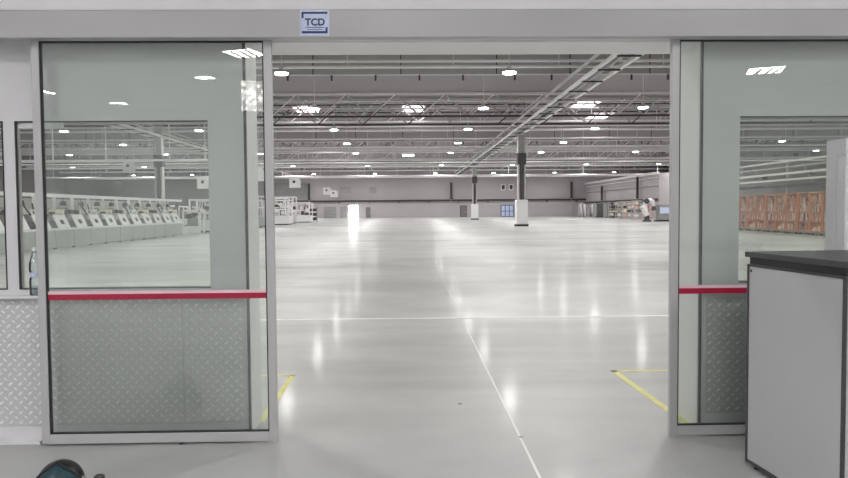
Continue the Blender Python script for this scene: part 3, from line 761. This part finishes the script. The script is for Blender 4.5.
# second row behind
for k in range(9):
    y = 50.8 - k * 1.9; x = 25.0 + (y - 46.5) * .065
    dup(RK[(k + 1) % 3], (x, y, 0), None, 'orange rack in the rear row behind the front racks, %s from the far end' % ORD[k])
t = thing('pipe_gantry', 'frame of pale and dark rails on posts rising above the orange racks', 'gantry', (23.9, 0, 0))
for (z, r_, m) in ((3.64, .07, 'lsteel'), (3.24, .06, 'lsteel'), (2.86, .09, 'dsteel'), (4.4, .05, 'lsteel'), (4.05, .04, 'steel')):
    MB().box(-r_, r_, 30, 62, z - r_, z + r_).build('rail', M[m], t)
for y in (32, 38, 44, 50, 56, 61): MB().box(.09, .17, y, y + .08, 0, 4.45).build('post', M['steel'], t)
for y in (35, 41, 47): MB().tube((.1, y, 2.9), (.1, y + 1.5, 4.4), .03, n=4).build('brace', M['steel'], t)
for k, (x, z, y) in enumerate(((52.7, 8.6, 99.5), (55.4, 8.9, 99.5), (57.5, 6.6, 99.5), (51.0, 5.8, 99.5))):
    t = thing('dark_wall_opening', 'small dark square opening high on the right block wall, %s of four' % ORD[k], 'vent', (x, y - .1, z), 0, 'dark openings on the right block wall')
    MB().box(-.45, .45, 0, .1, -.4, .4).build('frame', M['greyg'], t); MB().box(-.36, .36, -.02, .02, -.32, .32).build('grille', M['dsteel'], t)
# annex pipes
for i, (z, r, m, lab) in enumerate(((4.85, .10, 'steel', 'upper grey pipe along the annex side wall'), (2.8, .14, 'dsteel', 'lower dark pipe along the annex side wall'), (5.9, .07, 'lsteel', 'thin pale pipe under the annex roof edge'))):
    t = thing('annex_pipe', lab, 'pipe', (35.7, 100, z), 0, 'pipes along the annex wall')
    MB().tube((0, 0, 0), (0, 41, 0), r, n=8).build('pipe', M[m], t)
    for y in range(2, 40, 6): MB().box(0, .29, y, y + .1, -.05, .05).build('bracket', M['dsteel'], t)
struct(MB().box(35.6, 36, 99.9, 141.9, 6.4, 6.75).build('trim_8', M['lsteel']))
for i, (y, h) in enumerate(((128, 5.6), (108, 6.4))):
    t = thing('annex_post', ('dark post against the annex wall near the far corner', 'dark post against the annex wall nearer the door')[i], 'post', (35.5, y, 0), 0, 'posts against the annex wall')
    MB().box(-.2, .1, -.2, .2, 3.0, h).build('shaft', M['dsteel'], t); MB().box(-.05, .05, -.05, .05, 0, 3.0).build('conduit', M['steel'], t)
for i, (x, y) in enumerate(((33.0, 132), (34.0, 126), (34.4, 138))):
    pass
tp = thing('tarpaulin', 'white draped tarpaulin hanging at the annex corner of the far wall', 'tarpaulin', (34.0, 133, 0))
m_ = MB(); nn = 40
for k in range(2):
    for i in range(nn + 1):
        u = i / nn; m_.v.append((-1.6 + 3.4 * u, .35 * math.sin(u * 31) + .2 * math.sin(u * 13) - (.5 if k == 0 else 0), (0.02 if k == 0 else 2.3 + .25 * math.sin(u * 9))))
for i in range(nn): m_.f.append((i, i + 1, nn + 2 + i, nn + 1 + i))
o = m_.build('cloth', M['tarp'], tp, smooth=True); s_ = o.modifiers.new('solid', 'SOLIDIFY'); s_.thickness = .05
MB().tube((-1.7, -.1, 2.35), (1.9, -.1, 2.35), .06, n=6).build('rail', M['steel'], tp)
for x in (-1.65, 1.85): MB().box(x - .05, x + .05, -.15, -.05, 0, 2.35).build('post', M['steel'], tp)
for i, (x, y, lab) in enumerate(((33.8, 122, 'tall dark grey cupboard right of the white tarpaulin'), (34.1, 116.5, 'brownish grey cupboard nearer than the tall dark one'))):
    t = thing('storage_cupboard', lab, 'cupboard', (x, y, 0), 0, 'cupboards along the annex wall')
    MB().box(-.9, .9, 0, 2.4, .1, 2.4).build('body', M['greyg'], t); MB().box(-.88, -.02, -.03, 0, .15, 2.35).build('door', M['doorg'], t); MB().box(.02, .88, -.03, 0, .15, 2.35).build('door', M['doorg'], t)
    MB().box(-.85, .85, .05, 2.3, 0, .1).build('plinth', M['dsteel'], t)
for i, (x, y) in enumerate(((32.5, 108), (31.6, 101), (30.5, 95), (29.8, 88))):
    t = thing('parts_rack', 'grey shelving rack of small parts, %s one right of the cupboards' % ORD[i], 'rack', (x, y, 0), 0, 'grey parts racks at the right')
    for sx in (-1.3, 1.22):
        for yy in (0, 1.0): MB().box(sx, sx + .08, yy, yy + .08, 0, 2.5).build('post', M['steel'], t)
    for k, z in enumerate((.4, .95, 1.5, 2.05, 2.45)):
        MB().box(-1.3, 1.3, 0, 1.08, z, z + .06).build('shelf', M['steel'], t)
        if k < 4:
            for q in range(4): MB().box(-1.15 + q * .6, -.72 + q * .6, .1, .8, z + .06, z + .06 + random.uniform(.15, .4)).build('bin', random.choice((M['greyg'], M['white'], M['peach'], M['cream'], M['dsteel'])), t)
rb = thing('robot_cell', 'tall white curved robot on a pedestal near the right door stile', 'robot', (26.7, 78, 0))
MB().lathe([(.5, 0), (.5, .15), (.3, .2), (.28, .7)], n=14).build('pedestal', M['dsteel'], rb)
def chain(pts, rs, n=12):
    b = MB()
    for (a, r0), (c, r1) in zip(zip(pts, rs), list(zip(pts, rs))[1:]): b.tube(a, c, r0, r1, n)
    return b
chain([(0, 0, .7), (-.35, 0, 1.5), (-.1, 0, 2.3)], (.34, .30, .27)).build('lower_arm', M['white'], rb)
chain([(-.1, 0, 2.3), (.55, 0, 2.45), (.75, 0, 1.75)], (.28, .22, .16)).build('upper_arm', M['white'], rb)
MB().lathe([(.22, 1.25), (.25, 1.5), (.18, 1.75)], .78, 0, 12).build('tool_head', M['dsteel'], rb)
MB().tube((-.1, -.35, 2.3), (-.1, .35, 2.3), .3, n=14).build('joint', M['dsteel'], rb)
rp = thing('dark_pallet', 'low dark pallet with grey load beside the white robot', 'pallet', (28.8, 78, 0))
MB().box(-.9, .9, 0, 1.2, .02, .18).build('deck', M['black'], rp); MB().box(-.7, .7, .1, 1.1, .18, 1.9).build('load', M['greyg'], rp); MB().box(-.6, .6, .05, .1, .9, 1.6).build('screen', M['stick'], rp)
